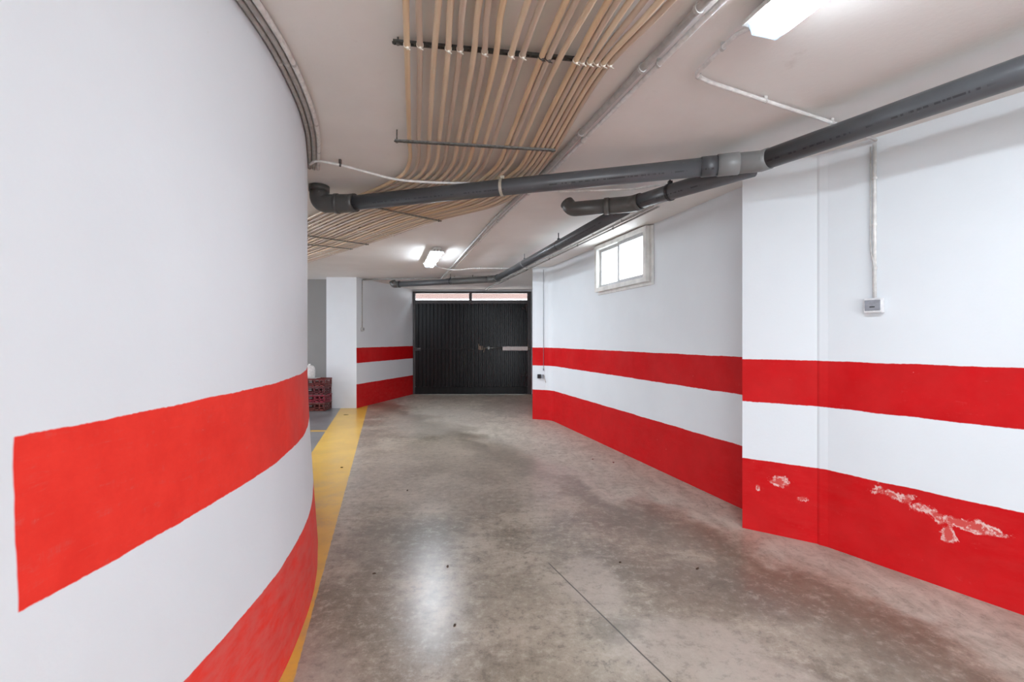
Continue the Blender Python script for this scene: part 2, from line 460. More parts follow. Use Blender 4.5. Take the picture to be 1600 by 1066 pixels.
M['tube_lit'] = emit('lit_fluorescent_tube', (.92, .96, 1.0), LAMP * .6)
# facade across the street: white band below, pink boards above
m = NT('pink_facade'); o = m.coord(); x, y, z = m.sep(o)
ln = m.math('ABSOLUTE', m.math('SUBTRACT', m.math('FRACT', m.math('DIVIDE', z, .085)), .5))
pk = m.mix(m.ramp(ln, .40, .46), (.115, .070, .060), (.06, .034, .028))
pk = m.mix(m.ramp(m.noise(m.mapping(o, (1, 1, 20)), 2, 3), .3, .7), pk, (.13, .085, .072))
c = m.mix(m.ramp(z, 3.04, 3.045), (.88, .88, .88), m.mix(m.math('MULTIPLY', m.ramp(z, 3.045, 3.075, 1, 0), 1), pk, (.05, .03, .024)))
m.set(c, .8); M['facade'] = m.m
M['bounce_ground'] = simple('pale_bounce_ground', (.47, .45, .43), .8)  # added pale ground, bounces daylight up to the ceiling
M['street'] = simple('street_paving', (.62, .53, .47), .8)

# ------------------------------------------------------------------ setting
LEFT = [(-1.02, -6), (-1.02, -2), (-1.02, .4), (-1.02, .9), (-1.025, 1.25), (-1.034, 1.57), (-1.065, 1.95), (-1.12, 2.25), (-1.195, 2.55),
        (-1.285, 2.82), (-1.39, 3.08), (-1.53, 3.40), (-1.76, 3.80), (-2.1, 4.22), (-2.6, 4.60), (-3.3, 4.86), (-4.5, 5.0), (-9, 5.0)]
NEAR_N = Vector((-.8499, -.5269, 0))      # near right wall, facing the room
REC_N = Vector((-.959, -.2835, 0))        # recessed right wall, facing the room
RIGHT_A = [(4.4, -6), (4.4, -.381), (2.20, 3.168), (2.166, 3.205), (2.160, 3.222), (1.769, 3.495), (1.98, 3.83)]
F0 = Vector((.596, 8.161, 0)); F1 = Vector((.708, 8.118, 0)); F2 = Vector((.752, 7.97, 0))
FIL = [(F2 * (1 - t) ** 2 + F1 * 2 * t * (1 - t) + F0 * t * t) for t in (0, .25, .5, .75, 1)]
RIGHT_B = [(p.x, p.y) for p in FIL] + [(.371, 8.248), (.60, 12.0)]
OUTLINE = RIGHT_A + RIGHT_B + [(-2.60, 12.0), (-3.262, 9.546), (-3.894, 9.546), (-3.894, 9.9), (-9, 9.9)] + list(reversed(LEFT))

def strip_wall(mb, path, z0=0, z1=CEIL, u0=0, flare=None, rows=None):
    u = u0
    rows = rows or [z0, z1]
    for i in range(len(path) - 1):
        a = Vector((*path[i], 0)); b = Vector((*path[i + 1], 0)); L = (b - a).length
        for k in range(len(rows) - 1):
            za, zb = rows[k], rows[k + 1]
            f = flare or (lambda z: 0)
            P = [Vector((a.x + f(za), a.y, za)), Vector((b.x + f(za), b.y, za)), Vector((b.x + f(zb), b.y, zb)), Vector((a.x + f(zb), a.y, zb))]
            mb.face(P, [(u, za), (u + L, za), (u + L, zb), (u, zb)])
        u += L
    return u

def poly(name, pts, z, mat, flip=False):
    mb = MB(); P = [(x, y, z) for x, y in pts]
    if flip: P.reverse()
    mb.face(P)
    o = mb.build(name, mat); tag(o, kind='structure')
    return o
floor_o = poly('floor', OUTLINE, 0, M['floor'])
ceil_o = poly('ceiling', OUTLINE, CEIL, M['ceiling'], True)

def smooth_all(o):
    for p in o.data.polygons: p.use_smooth = True
    import bmesh
    bm = bmesh.new(); bm.from_mesh(o.data); bmesh.ops.remove_doubles(bm, verts=bm.verts, dist=1e-4); bm.to_mesh(o.data); bm.free()

# left wall: smooth curve, base slightly battered
def flare(z): return .075 * max(0, (1.2 - z) / 1.2) ** 1.3
mb = MB()
head = LEFT[:4]; curve = [(p.x, p.y) for p in catmull([(x, y, 0) for x, y in LEFT[3:-1]], 6)]
path = head[:-1] + curve + [LEFT[-1]]
strip_wall(mb, path, flare=flare, rows=[0, .3, .6, .9, 1.2, CEIL])
wl = mb.build('wall_left', M['left']); smooth_all(wl); tag(wl, kind='structure')

# right wall: near stretch, pillar face, recessed stretch with the window opening, rounded end, return to gate
patches = []
mb = MB()
u1 = strip_wall(mb, RIGHT_A)
a = Vector((1.98, 3.83, 0)); b = Vector((*RIGHT_B[0], 0)); L = (b - a).length; d = (b - a).normalized()
W0, W1, WZ0, WZ1 = 1.40, 2.655, 2.10, 2.735      # window opening along the recessed stretch
W0 = (Vector((1.582, 5.161, 0)) - a).dot(d); W1 = W0 + 1.255
def q(s0, s1, z0, z1):
    p0 = a + d * s0; p1 = a + d * s1
    mb.face([(p0.x, p0.y, z0), (p1.x, p1.y, z0), (p1.x, p1.y, z1), (p0.x, p0.y, z1)],
            [(u1 + s0, z0), (u1 + s1, z0), (u1 + s1, z1), (u1 + s0, z1)])
I = .05
q(0, W0 + I, 0, CEIL); q(W1 - I, L, 0, CEIL); q(W0 + I, W1 - I, 0, WZ0 + I); q(W0 + I, W1 - I, WZ1 - I, CEIL)
strip_wall(mb, RIGHT_B, u0=u1 + L)
# u of a point on the near wall / pillar: 5.619 + distance from (4.4,-.381)
UP = 5.619 + (Vector((4.4, -.381)) - Vector((2.20, 3.168))).length
patches = [(UP - .35, .475, .13, .05, .75), (UP - .52, .425, .10, .045, .7), (UP - .66, .40, .16, .045, .75), (UP - .80, .40, .10, .035, .7),
           (UP - .62, .33, .045, .07, .6), (UP + .30, .40, .075, .06, .7), (UP + .17, .30, .09, .025, .6), (UP + .44, .32, .025, .05, .6), (UP - 1.0, .33, .05, .02, .6)]
M['right'] = wall_paint('right_wall_paint', (.537, .973, 1.297), worn=.06, patches=patches)
wr = mb.build('wall_right', M['right']); tag(wr, kind='structure')

mb = MB(); strip_wall(mb, [(-2.60, 12.0), (-3.262, 9.546)])
o = mb.build('wall_far_left', M['far_left']); tag(o, kind='structure')
mb = MB(); strip_wall(mb, [(-3.262, 9.546), (-3.894, 9.546), (-3.894, 9.9)])
o = mb.build('wall_pillar', M['pillar']); tag(o, kind='structure')
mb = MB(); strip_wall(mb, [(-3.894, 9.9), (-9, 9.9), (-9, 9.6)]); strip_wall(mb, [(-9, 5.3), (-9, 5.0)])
strip_wall(mb, [(-9, 9.6), (-9, 5.3)], z1=.95); strip_wall(mb, [(-9, 9.6), (-9, 5.3)], z0=2.6)  # unseen opening added here to bring side daylight onto the conduits
o = mb.build('wall_parking', M['shaded_grey_wall']); tag(o, kind='structure')
mb = MB(); strip_wall(mb, [(-1.02, -6), (-.9, -6)]); strip_wall(mb, [(4.3, -6), (4.4, -6)])  # rear wall, with a wide unseen opening added for fill daylight
mb.face([(-.9, -6, 2.55), (4.3, -6, 2.55), (4.3, -6, CEIL), (-.9, -6, CEIL)], [(0, 2.55), (5, 2.55), (5, CEIL), (0, CEIL)])
o = mb.build('wall_rear', M['plain']); tag(o, kind='structure')
mb = MB()
mb.face([(-2.62, 12.0, 2.70), (.62, 12.0, 2.70), (.62, 12.0, CEIL), (-2.62, 12.0, CEIL)], [(0, 2.7), (3.2, 2.7), (3.2, CEIL), (0, CEIL)])
mb.face([(.5, 12.0, 0), (.62, 12.0, 0), (.62, 12.0, 2.70), (.5, 12.0, 2.70)], [(3.1, 0), (3.2, 0), (3.2, 2.7), (3.1, 2.7)])
o = mb.build('wall_gate', M['plain']); tag(o, kind='structure')

# ------------------------------------------------------------------ window (sliding, two panes, boxed-out frame)
PR = .083
wroot = bpy.data.objects.new('window_1', None); COL.objects.link(wroot)
wp = a + d * W0; wroot.location = (wp.x, wp.y, 0); tag(wroot, 'white framed sliding window high on the right wall', None, None, 'structure')
R3 = Matrix((d, REC_N, Vector((0, 0, 1)))).transposed()
def wbox(mb, s0, s1, n0, n1, z0, z1):
    c = wp + d * ((s0 + s1) / 2) + REC_N * ((n0 + n1) / 2); c.z = (z0 + z1) / 2
    mb.box(c, (s1 - s0, n1 - n0, z1 - z0), R3)
WW = 1.255
mb = MB()
wbox(mb, 0, .055, -.12, PR, WZ0, WZ1); wbox(mb, WW - .055, WW, -.12, PR, WZ0, WZ1)
wbox(mb, .055, WW - .055, -.12, PR, WZ1 - .055, WZ1); wbox(mb, .055, WW - .055, -.12, PR, WZ0, WZ0 + .055)
mb.build('window_frame', M['win_frame'], wroot, bevel=.003)
mb = MB(); wbox(mb, -.045, 0, 0, .03, WZ0 - .005, WZ1); wbox(mb, -.045, WW + .02, 0, .022, WZ0 - .035, WZ0)
mb.build('window_trim', M['win_frame'], wroot, bevel=.003)
def sash(s0, s1, n, fr):
    mb = MB(); z0, z1 = WZ0 + .055, WZ1 - .055
    wbox(mb, s0, s0 + fr, n - .012, n + .012, z0, z1); wbox(mb, s1 - fr, s1, n - .012, n + .012, z0, z1)
    wbox(mb, s0 + fr, s1 - fr, n - .012, n + .012, z1 - fr, z1); wbox(mb, s0 + fr, s1 - fr, n - .012, n + .012, z0, z0 + fr)
    s_ = mb.build('sash', M['win_alu'], wroot, bevel=.002)
    mb = MB(); wbox(mb, s0 + fr, s1 - fr, n - .003, n + .003, z0 + fr, z1 - fr)
    p = mb.build('pane', M['pane'], s_)
    p.location = Vector((0, 0, 0)) - wroot.location - s_.location
sash(.055, .665, .045, .040); sash(.622, WW - .055, .012, .040)

# ------------------------------------------------------------------ gate
GY = 11.98
def gx(px): return (px - 800) * .01685
g = thing('garage_gate', 'black corrugated metal garage gate closing the far end of the ramp', 'gate', (-1.0, GY, 0))
GL, GR = -2.60, .50
mb = MB()
mb.box((GL + .03, GY, 1.35), (.06, .08, 2.70)); mb.box((GR - .05, GY, 1.35), (.10, .08, 2.70))
mb.box(((GL + GR) / 2 - .02, GY, 2.675), (GR - GL - .16, .08, .05)); mb.box(((GL + GR) / 2 - .02, GY, 2.425), (GR - GL - .16, .08, .10))
mb.box((-1.09, GY, 2.56), (.075, .08, .175))
mb.build('frame', M['gate_frame'], g, bevel=.006)
for x0, x1 in ((GL + .06, -1.1275), (-1.0525, GR - .10)):
    mb = MB(); mb.box(((x0 + x1) / 2, GY + .01, 2.5625), (x1 - x0, .006, .175)); mb.build('transom_pane', M['transom'], g)
# corrugated sheet: trapezoid ribs
mb = MB(); x = GL + .06; X1 = GR - .10; pts = []
P_ = (X1 - x) / 30
for i in range(30):
    b0 = x + i * P_
    pts += [(b0, 0), (b0 + P_ * .46, 0), (b0 + P_ * .54, .04), (b0 + P_ * .92, .04)]
pts.append((X1, 0))
for (xa, ya), (xb, yb) in zip(pts[:-1], pts[1:]):
    yy = GY - .02
    mb.face([(xa, yy - ya, .20), (xb, yy - yb, .20), (xb, yy - yb, 2.38), (xa, yy - ya, 2.38)])
mb.box(((GL + GR) / 2 - .02, GY + .015, 1.29), (X1 - x - .02, .02, 2.16))
mb.build('corrugated_sheet', M['gate'], g)
mb = MB(); mb.box(((x + X1) / 2, GY - .03, .10), (X1 - x, .05, .19)); mb.box(((x + X1) / 2, GY - .055, .195), (X1 - x - .03, .02, .018))
mb.build('bottom_rail', M['gate'], g, bevel=.004)
mb = MB(); mb.box(((x + X1) / 2, GY - .058, 1.19), (X1 - x, .012, .035)); mb.build('cross_bar', M['gate'], g, bevel=.003)
for hz in (2.26, .50):
    mb = MB(); mb.tube([(GR - .12, GY - .075, hz - .09), (GR - .12, GY - .075, hz + .09)], .028, 12); mb.box((GR - .19, GY - .065, hz), (.16, .018, .05))
    mb.build('hinge', M['gate_frame'], g, True)
mb = MB(); mb.box((GL + .12, GY - .075, 1.185), (.19, .05, .085)); h_ = mb.build('lock_box', M['black'], g, bevel=.005)
mb = MB(); mb.tube([(GL + .19, GY - .10, 1.20), (GL + .19, GY - .125, 1.20)], .018, 12); mb.tube([(GL + .19, GY - .118, 1.20), (GL + .13, GY - .122, 1.195)], .009, 8)
hd = mb.build('handle', M['steel'], h_); hd.location = Vector((0, 0, 0)) - g.location - h_.location
# swing gate opener
op = thing('gate_opener', 'white piston arm opener mounted across the right half of the black gate', 'gate opener', (gx(790), GY - .13, 1.20))
mb = MB(); mb.box((gx(805), GY - .14, 1.205), (.66, .09, .105)); mb.build('housing', M['opener'], op, bevel=.01)
mb = MB(); mb.tube([(gx(785), GY - .14, 1.215), (gx(752), GY - .14, 1.225)], .018, 12); mb.build('piston_rod', M['steel'], op, True)
mb = MB(); mb.box((gx(752), GY - .10, 1.22), (.12, .10, .10)); mb.box((gx(748.5), GY - .065, 1.25), (.03, .06, .16)); mb.build('front_bracket', M['rust'], op, bevel=.003)
mb = MB(); mb.box((gx(757), GY - .14, 1.16), (.02, .03, .12), Matrix.Rotation(.3, 3, 'Y')); mb.build('release_lever', M['rust'], op, bevel=.003)
mb = MB(); mb.box((gx(764), GY - .13, 1.215), (.05, .06, .08)); mb.build('rod_guide', M['steel'], op, bevel=.003)
mb = MB(); mb.box((gx(826.5), GY - .11, 1.20), (.07, .08, .05)); mb.box((gx(824.5), GY - .10, 1.27), (.015, .02, .10)); mb.build('rear_bracket', M['rust'], op, bevel=.003)

# ------------------------------------------------------------------ outside
mb = MB(); mb.box((-1, 18.1, 3.0), (26, .2, 8.0)); o = mb.build('wall_outside', M['facade']); tag(o, kind='structure')
mb = MB(); mb.face([(-14, 12.06, -.02), (14, 12.06, -.02), (14, 18.0, -.02), (-14, 18.0, -.02)]); o = mb.build('floor_outside', M['street']); tag(o, kind='structure')
mb = MB(); mb.face([(-14, -22, -.02), (16, -22, -.02), (16, -6.02, -.02), (-14, -6.02, -.02)]); mb.face([(-20, 3, -.02), (-9.02, 3, -.02), (-9.02, 12, -.02), (-20, 12, -.02)]); o = mb.build('floor_bounce_ground', M['bounce_ground']); tag(o, kind='structure')  # unseen ground added outside the rear and parking openings as bounce surface

# ------------------------------------------------------------------ lamps (fixture built at origin along local Y, z = ceiling)
DIRZ = math.atan2(.27, .963)   # rotation about z so that local -Y points towards the camera and to the right
def lamp(loc, rz, label, proto=[None]):
    if proto[0] is not None: return copy_thing(proto[0], loc, rz, label)
    r = thing('fluorescent_light', label, 'ceiling light', loc, rz, 'fluorescent ceiling fixtures')
    proto[0] = r
    Lh = .635
    def prism(prof, y0, y1):
        mb = MB(); n = len(prof)
        A = [(x_, y0, z_) for x_, z_ in prof]; B = [(x_, y1, z_) for x_, z_ in prof]
        for i in range(n):
            j = (i + 1) % n; mb.face([A[i], A[j], B[j], B[i]])
        mb.face(A[::-1]); mb.face(B)
        return mb
    def add(mb, name, mat, **k):
        o = mb.build(name, mat, None, **k); o.parent = r; return o
    add(prism([(-.062, -.052), (.062, -.052), (.055, -.012), (-.055, -.012)], -Lh, Lh), 'housing', M['lamp_body'], bevel=.004)
    add(prism([(-.094, -.068), (.094, -.068), (.094, -.052), (-.094, -.052)], -Lh - .008, Lh + .008), 'gasket_rim', M['lamp_body'], bevel=.003)
    # diffuser: lit middle, clear ends where the tube ends show
    prof = [(-.078, -.068), (-.060, -.106), (.060, -.106), (.078, -.068)]
    mid_ = MB(); n = 4
    y0, y1 = -Lh + .055, Lh - .055
    for i in range(3): mid_.face([(prof[i][0], y0, prof[i][1]), (prof[i + 1][0], y0, prof[i + 1][1]), (prof[i + 1][0], y1, prof[i + 1][1]), (prof[i][0], y1, prof[i][1])])
    add(mid_, 'diffuser', M['lamp'])
    for s_ in (-1, 1):
        e = MB(); ya = s_ * (Lh - .055); yb = s_ * (Lh - .004)
        for i in range(3):
            p0, p1 = prof[i], prof[i + 1]
            e.face([(p0[0], ya, p0[1]), (p1[0], ya, p1[1]), (p1[0] * .97, yb, p1[1]), (p0[0] * .97, yb, p0[1])])
        e.face([(p[0] * .97, yb, p[1]) for p in prof])
        add(e, 'diffuser_end', M['lamp_end'])
        for tx in (-.032, .032):
            t_ = MB(); t_.tube([(tx, s_ * (Lh - .06), -.082), (tx, s_ * (Lh - .022), -.082)], .013, 12)
            add(t_, 'tube_end', M['tube_lit'], smooth=True)
    for ly in (-.5, -.17, .17, .5):
        for s_ in (-1, 1):
            c_ = MB(); c_.box((s_ * .098, ly, -.062), (.010, .03, .028)); add(c_, 'latch', M['lamp_body'], bevel=.002)
    for s_ in (-1, 1):
        for tx in (-.045, 0, .045):
            c_ = MB(); c_.box((tx, s_ * (Lh + .011), -.062), (.016, .008, .026)); add(c_, 'end_latch', M['steel'], bevel=.001)
    for ly in (-.35, .35):
        c_ = MB(); c_.box((0, ly, -.006), (.05, .03, .012)); add(c_, 'mount', M['steel'])
    return r
# rotation: local Y axis -> world direction (-.27,.963)
LZ = math.atan2(.27, .963)
lamp((1.168, 1.195, CEIL), LZ, 'large bright fluorescent fixture at the top of the photo beside the white conduit')
lamp((-1.215, 6.99, CEIL), LZ, 'small distant fluorescent fixture lit on the ceiling in front of the gate')
lamp((2.75, -3.4, CEIL), LZ, 'unseen fluorescent fixture added for fill light behind the viewpoint at the near end')  # extra unseen fixture, added to even out the light
lamp((-3.7, 5.6, CEIL), .77, 'unseen fluorescent fixture added for fill light over the parking bays behind the curved wall')  # extra hidden fixture, added to brighten the tan bundle

# ------------------------------------------------------------------ drain pipes
PZ = 2.60; R_ = .0625
ref = Vector((0, 0, 0))
t1 = thing('drain_pipe', 'thick grey drain pipe crossing the ceiling from the right edge to the curved wall', 'pipe', (1.61, 2.94, PZ))
J = Vector((1.61, 2.94, PZ))
far_r = Vector((2.95, .64, PZ))
mb = MB(); mb.tube([far_r, J], R_, 28); mb.build('pipe_run', M['pvc'], t1, True)
AL = [J, Vector((-.073, 3.45, PZ)), Vector((-1.40, 3.86, PZ)), Vector((-1.53, 3.83, PZ - .003))]
mb = MB(); mb.tube([J + (AL[1] - J).normalized() * .10, AL[1], Vector((-1.36, 3.85, PZ))], R_ * .97, 28); mb.build('cross_pipe', M['pvc'], t1, True)
da = (AL[1] - J).normalized()
mb = MB(); mb.tube([J - (J - far_r).normalized() * .055, J, J + da * .13], R_ * 1.07, 28)
mb.tube([J + da * .13, J + da * .135, J + da * .26], R_ * 1.07, 28, radii=[R_ * 1.07, R_ * 1.14, R_ * 1.14])
mb.build('coupling', M['pvc_new'], t1, True)
mb = MB(); mb.tube([J + da * .26, J + da * .36], R_ * 1.06, 28); mb.build('collar', M['pvc'], t1, True)
mb = MB()
mb.tube(fillet([Vector((-1.32, 3.838, PZ)), Vector((-1.40, 3.86, PZ)), Vector((-1.635, 3.86, PZ)), Vector((-1.635, 3.86, PZ + .145))], .085, 7), R_ * 1.22, 28)
mb.tube([(-1.47, 3.86, PZ), (-1.50, 3.86, PZ)], R_ * 1.32, 28); mb.tube([(-1.635, 3.86, PZ + .10), (-1.635, 3.86, PZ + .146)], R_ * 1.34, 28)
mb.build('elbow', M['pvc_dirty'], t1, True)
def hanger(root, c, axis, r=R_, mat=M['strap'], zt=CEIL-.0015):
    mb = MB(); mb.ring(c, axis, r * 1.0, r * 1.07, .022)
    mb.tube([Vector(c) + Vector((0, 0, r)), (c[0], c[1], zt)], .006, 8)
    mb.box((c[0], c[1], c[2] + r + .012), (.03, .03, .022))
    return mb.build('hanger_clamp', mat, root)
hanger(t1, AL[1], AL[1] - J)
mid_m = J.lerp(far_r, .75)
hanger(t1, mid_m, far_r - J, mat=M['pvc_new'])

t2 = thing('drain_pipe', 'short grey branch pipe with capped elbow ending left of the window', 'pipe', (1.02, 3.875, PZ))
B0 = Vector((1.60, 3.02, PZ - .012)); B1 = Vector((1.26, 3.50, PZ - .006)); B2 = Vector((1.02, 3.875, PZ)); B3 = Vector((.53, 4.03, PZ))
mb = MB(); mb.tube([B0, B1, B2 - (B2 - B1).normalized() * .03], R_ * .97, 28); mb.build('branch_pipe', M['pvc'], t2, True)
db = (B3 - B2).normalized(); dc = (B2 - B1).normalized()
mb = MB(); mb.tube(fillet([B2 - dc * .10, B2, B2 + db * .20], .06, 5), R_ * 1.1, 28); mb.tube([B2 + db * .19, B2 + db * .23], R_ * 1.16, 28)
mb.build('bend', M['pvc_dirty'], t2, True)
mb = MB(); mb.tube(fillet([B2 + db * .20, B3, B3 + Vector((-.04, .035, .065))], .07, 6), R_ * 1.02, 28); mb.build('end_elbow', M['pvc_dirty'], t2, True)
hanger(t2, B1.lerp(B2, .12), B2 - B1, R_, M['black'])

t3 = thing('drain_pipe', 'long grey drain pipe running along the right wall towards the gate', 'pipe', (-.30, 8.70, PZ))
C0 = Vector((1.00, 4.02, PZ)); C1 = Vector((-.306, 8.70, PZ)); C2 = Vector((-2.50, 9.61, PZ))
dcx = (C1 - C0).normalized(); dcl = (C2 - C1).normalized()
mb = MB(); mb.tube([C0, C1 - dcx * .05], R_ * .92, 24); mb.build('long_run', M['pvc'], t3, True)
mb = MB(); mb.tube([C1 + dcl * .05, C2], R_ * .92, 24); mb.build('gate_run', M['pvc'], t3, True)
mb = MB(); mb.tube(fillet([C1 - dcx * .16, C1, C1 + dcl * .16], .1, 5), R_ * 1.12, 24); mb.tube([C1 + dcl * .16, C1 + dcl * .95], R_ * 1.03, 24)
mb.build('bend', M['pvc_dirty'], t3, True)
mb = MB(); mb.tube(fillet([C2 - dcl * .14, C2, C2 + Vector((-.03, .01, .07))], .07, 5), R_ * 1.08, 24); mb.tube([C2 - dcl * .16, C2 - dcl * .12], R_ * 1.12, 24); mb.build('end_elbow', M['pvc_dirty'], t3, True)
for f in (.33, .62): hanger(t3, C0.lerp(C1, f), dcx, R_ * .92, M['black'] if f < .5 else M['pvc_new'])
hanger(t3, C1.lerp(C2, .42), dcl, R_ * .92, M['black'])

# ------------------------------------------------------------------ tan conduit bundle
LC = [(.18, -1.0), (-.13, .5), (-.396, 1.677), (-.461, 1.975), (-.643, 2.82), (-.719, 3.174), (-.824, 3.445), (-1.06, 3.72), (-1.45, 4.07), (-2.07, 4.68), (-3.2, 5.85), (-7.15, 9.85)]
RC = [(1.35, -1.0), (.93, .5), (.60, 1.677), (.435, 2.09), (.285, 3.01), (.21, 3.354), (.12, 3.70), (0, 4.0), (-.18, 4.27), (-.765, 4.75), (-1.9, 5.95), (-5.8, 9.85)]
TS = [.006, .067, .135, .200, .256, .324, .375, .432, .503, .558, .654, .687, .744, .828, .860, .897, .932, .966, 1.0]
TTOP = [.005, .053, .127, .172, .218, .278, .312, .366, .457, .510, .600, .636, .696, .756, .789, .837, .890, .945, .99]
ORD = 'first second third fourth fifth sixth seventh eighth ninth tenth eleventh twelfth thirteenth fourteenth fifteenth sixteenth seventeenth eighteenth nineteenth'.split()
MATI = [1, 2, 0, 0, 2, 0, 2, 1, 0, 2, 1, 2, 0, 1, 2, 0, 2, 0, 2]
RT = .0135; TZ = 2.70
for i in range(19):
    ctrl = []
    for k in range(12):
        un = i / 18
        t_ = TTOP[i] if k == 2 else TS[i] if k <= 5 else TS[i] * .45 + un * .55
        if k < 2: t_ = TTOP[i] * .6 + un * .4
        jit = (random.random() - .5) * .006 if 5 < k < 11 else 0
        x_ = LC[k][0] * (1 - t_) + RC[k][0] * t_ + jit; y_ = LC[k][1] * (1 - t_) + RC[k][1] * t_
        ctrl.append(Vector((x_, y_, TZ + (random.random() - .5) * .006)))
    p = catmull(ctrl, 8)
    if i == 0: lab = 'leftmost tan conduit of the ceiling bundle, where it crosses the near perforated rail'
    elif i == 18: lab = 'rightmost tan conduit of the ceiling bundle, where it crosses the near perforated rail'
    else: lab = ORD[i] + ' tan conduit from the left where the ceiling bundle crosses the near perforated rail'
    r = thing('ceiling_conduit', lab, 'conduit', ctrl[3], 0, 'tan conduits of the ceiling bundle')
    mb = MB(); mb.tube(p, RT, 10); mb.build('conduit', M['tan'][MATI[i]], r, True)
    # nylon ties where the tube is tied up to a rail above it
    def tie(pos, ax, mat):
        mb = MB(); mb.ring(pos, ax, RT * .98, RT * 1.16, .006, 14)
        hx = Vector(pos) + Vector((.004, -.004, -RT * 1.25)); mb.box(hx, (.009, .010, .009)); mb.tube([hx, hx + Vector((.012, -.006, -.012))], .0022, 6)
        mb.build('cable_tie', mat, r)
    for (A_, B_) in (((-.50, 1.94), (.455, 2.085)), ((-2.40, 4.80), (-1.36, 5.47)), ((-3.05, 6.43), (-2.5, 6.62))):
        A2 = Vector(A_); B2_ = Vector(B_)
        for s in range(len(p) - 1):
            p0 = p[s].xy; p1 = p[s + 1].xy
            den = (p1 - p0).x * (B2_ - A2).y - (p1 - p0).y * (B2_ - A2).x
            if abs(den) < 1e-9: continue
            w = A2 - p0
            t_ = (w.x * (B2_ - A2).y - w.y * (B2_ - A2).x) / den
            v_ = (w.x * (p1 - p0).y - w.y * (p1 - p0).x) / den
            if 0 <= t_ < 1 and 0 <= v_ <= 1:
                q_ = p[s].lerp(p[s + 1], t_); ax = (p[s + 1] - p[s]).normalized()
                if A_[1] < 3 and i in (2, 5, 7, 12): continue
                tie(q_ - ax * .02 if A_[1] < 3 else q_, ax, M['dark_clip'] if (A_[1] < 3 and i in (10, 11)) else M['tie'])
                break

def rail(label, A_, B_, z, mat, rods=((.04, .96))):
    A_ = Vector((*A_, z)); B_ = Vector((*B_, z)); ax = (B_ - A_).normalized(); L_ = (B_ - A_).length
    side = ax.cross(Vector((0, 0, 1))); R = Matrix((ax, side, Vector((0, 0, 1)))).transposed()
    r = thing('perforated_rail', label, 'rail', (A_ + B_) / 2, 0, None)
    mb = MB(); w = .024
    for s_ in (-1, 1):
        mb.box((A_ + B_) / 2 + side * s_ * (w / 2 - .003), (L_, .006, .004), R)
        mb.box((A_ + B_) / 2 + side * s_ * (w / 2 - .001) + Vector((0, 0, .004)), (L_, .002, .010), R)
    n = max(2, int(L_ / .022))
    for k in range(n + 1):
        mb.box(A_ + ax * (L_ * k / n), (.009, w - .010, .004), R)
    mb.build('channel', mat, r)
    for f in rods:
        q_ = A_.lerp(B_, f); mb = MB(); mb.tube([q_, (q_.x, q_.y, CEIL - .0015)], .004, 8); mb.tube([q_ + Vector((0, 0, -.008)), q_ + Vector((0, 0, .006))], .008, 6); mb.build('hanger_rod', M['steel'], r)
    return r
rail('near perforated rail above the tan conduits at the top of the photo', (-.51, 1.955), (.455, 2.10), 2.724, M['rail'], (.02, .98))
rail('perforated rail under the tan conduits just this side of the cross pipe', (-.726, 2.82), (.279, 2.965), 2.676, M['steel'], (.012, .985))
rail('perforated rail under the tan conduits just beyond the cross pipe', (-1.44, 4.10), (-.74, 4.745), 2.676, M['zinc'], (.03, .97))
rail('perforated rail holding two rows of white ties beyond the cross pipe', (-2.40, 4.80), (-1.34, 5.48), 2.724, M['zinc'], (.05, .95))
rail('perforated rail under the far conduits, second before the curved wall hides them', (-2.62, 5.24), (-1.87, 5.925), 2.676, M['zinc'], (.25, .97))
rail('short farthest perforated rail under the conduits beside the curved wall', (-2.95, 5.72), (-2.18, 6.22), 2.676, M['zinc'], (.1, .97))

# ------------------------------------------------------------------ small conduits
def conduit(label, runs, r=.0125, mat=None, name='conduit_pipe', clips=(), clipmat=None, rad=.05, zt=CEIL-.0015, cat='conduit', group=None, n=10):
    P = fillet(runs, rad, 5) if len(runs) > 2 else [Vector(q_) for q_ in runs]
    root = thing(name, label, cat, P[0], 0, group)
    mb = MB(); mb.tube(P, r, n); mb.build('conduit', mat or M['conduit'], root, True)
    # clips at given distances
    tot = [0]
    for i in range(1, len(P)): tot.append(tot[-1] + (P[i] - P[i - 1]).length)
    for dist in clips:
        for i in range(1, len(P)):
            if tot[i] >= dist:
                f = (dist - tot[i - 1]) / (tot[i] - tot[i - 1]); c_ = P[i - 1].lerp(P[i], f); ax = (P[i] - P[i - 1]).normalized()
                mb = MB(); mb.ring(c_, ax, r * .98, r * 1.25, .014, 14)
                if abs(ax.z) < .5:
                    top = min(zt, c_.z + r + .04)
                    mb.box((c_.x, c_.y, (c_.z + r + top) / 2), (.016, .016, max(.004, top - c_.z - r)))
                mb.build('clip', clipmat or M['clip'], root); break
    return root
CZ = 2.725
def off(p, dx): return (p[0] + dx * .961, p[1] + dx * .277, p[2] if len(p) > 2 else CZ)
cen = [(1.62, -1.0), (.75, 1.777), (.298, 3.42), (-.174, 4.93), (-1.074, 8.20), (-1.459, 9.58)]
conduit('left grey conduit of the pair running down the middle of the ceiling', [off(p, -.036) for p in cen], .017, M['conduit'], clips=[2.9, 3.3, 4.0, 4.9, 6.0, 6.45, 6.9, 7.4, 8.0, 8.7], clipmat=M['clip'], rad=.2)
conduit('right thinner conduit of the pair running down the middle of the ceiling', [off(p, .022) for p in cen], .0125, M['conduit_white'], clips=[3.25, 4.1, 5.2, 6.2, 7.2, 8.2], rad=.2)
rw = [(1.35, 4.36), (.223, 8.36), (-.63, 11.4), (-.70, 11.93)]
conduit('left conduit of the pair along the top of the right wall past the window', [(x_ - .0, y_, CZ) for x_, y_ in rw], .012, M['conduit'], clips=[.6, 1.3, 2.0, 2.7, 3.5, 4.5, 6], rad=.1)
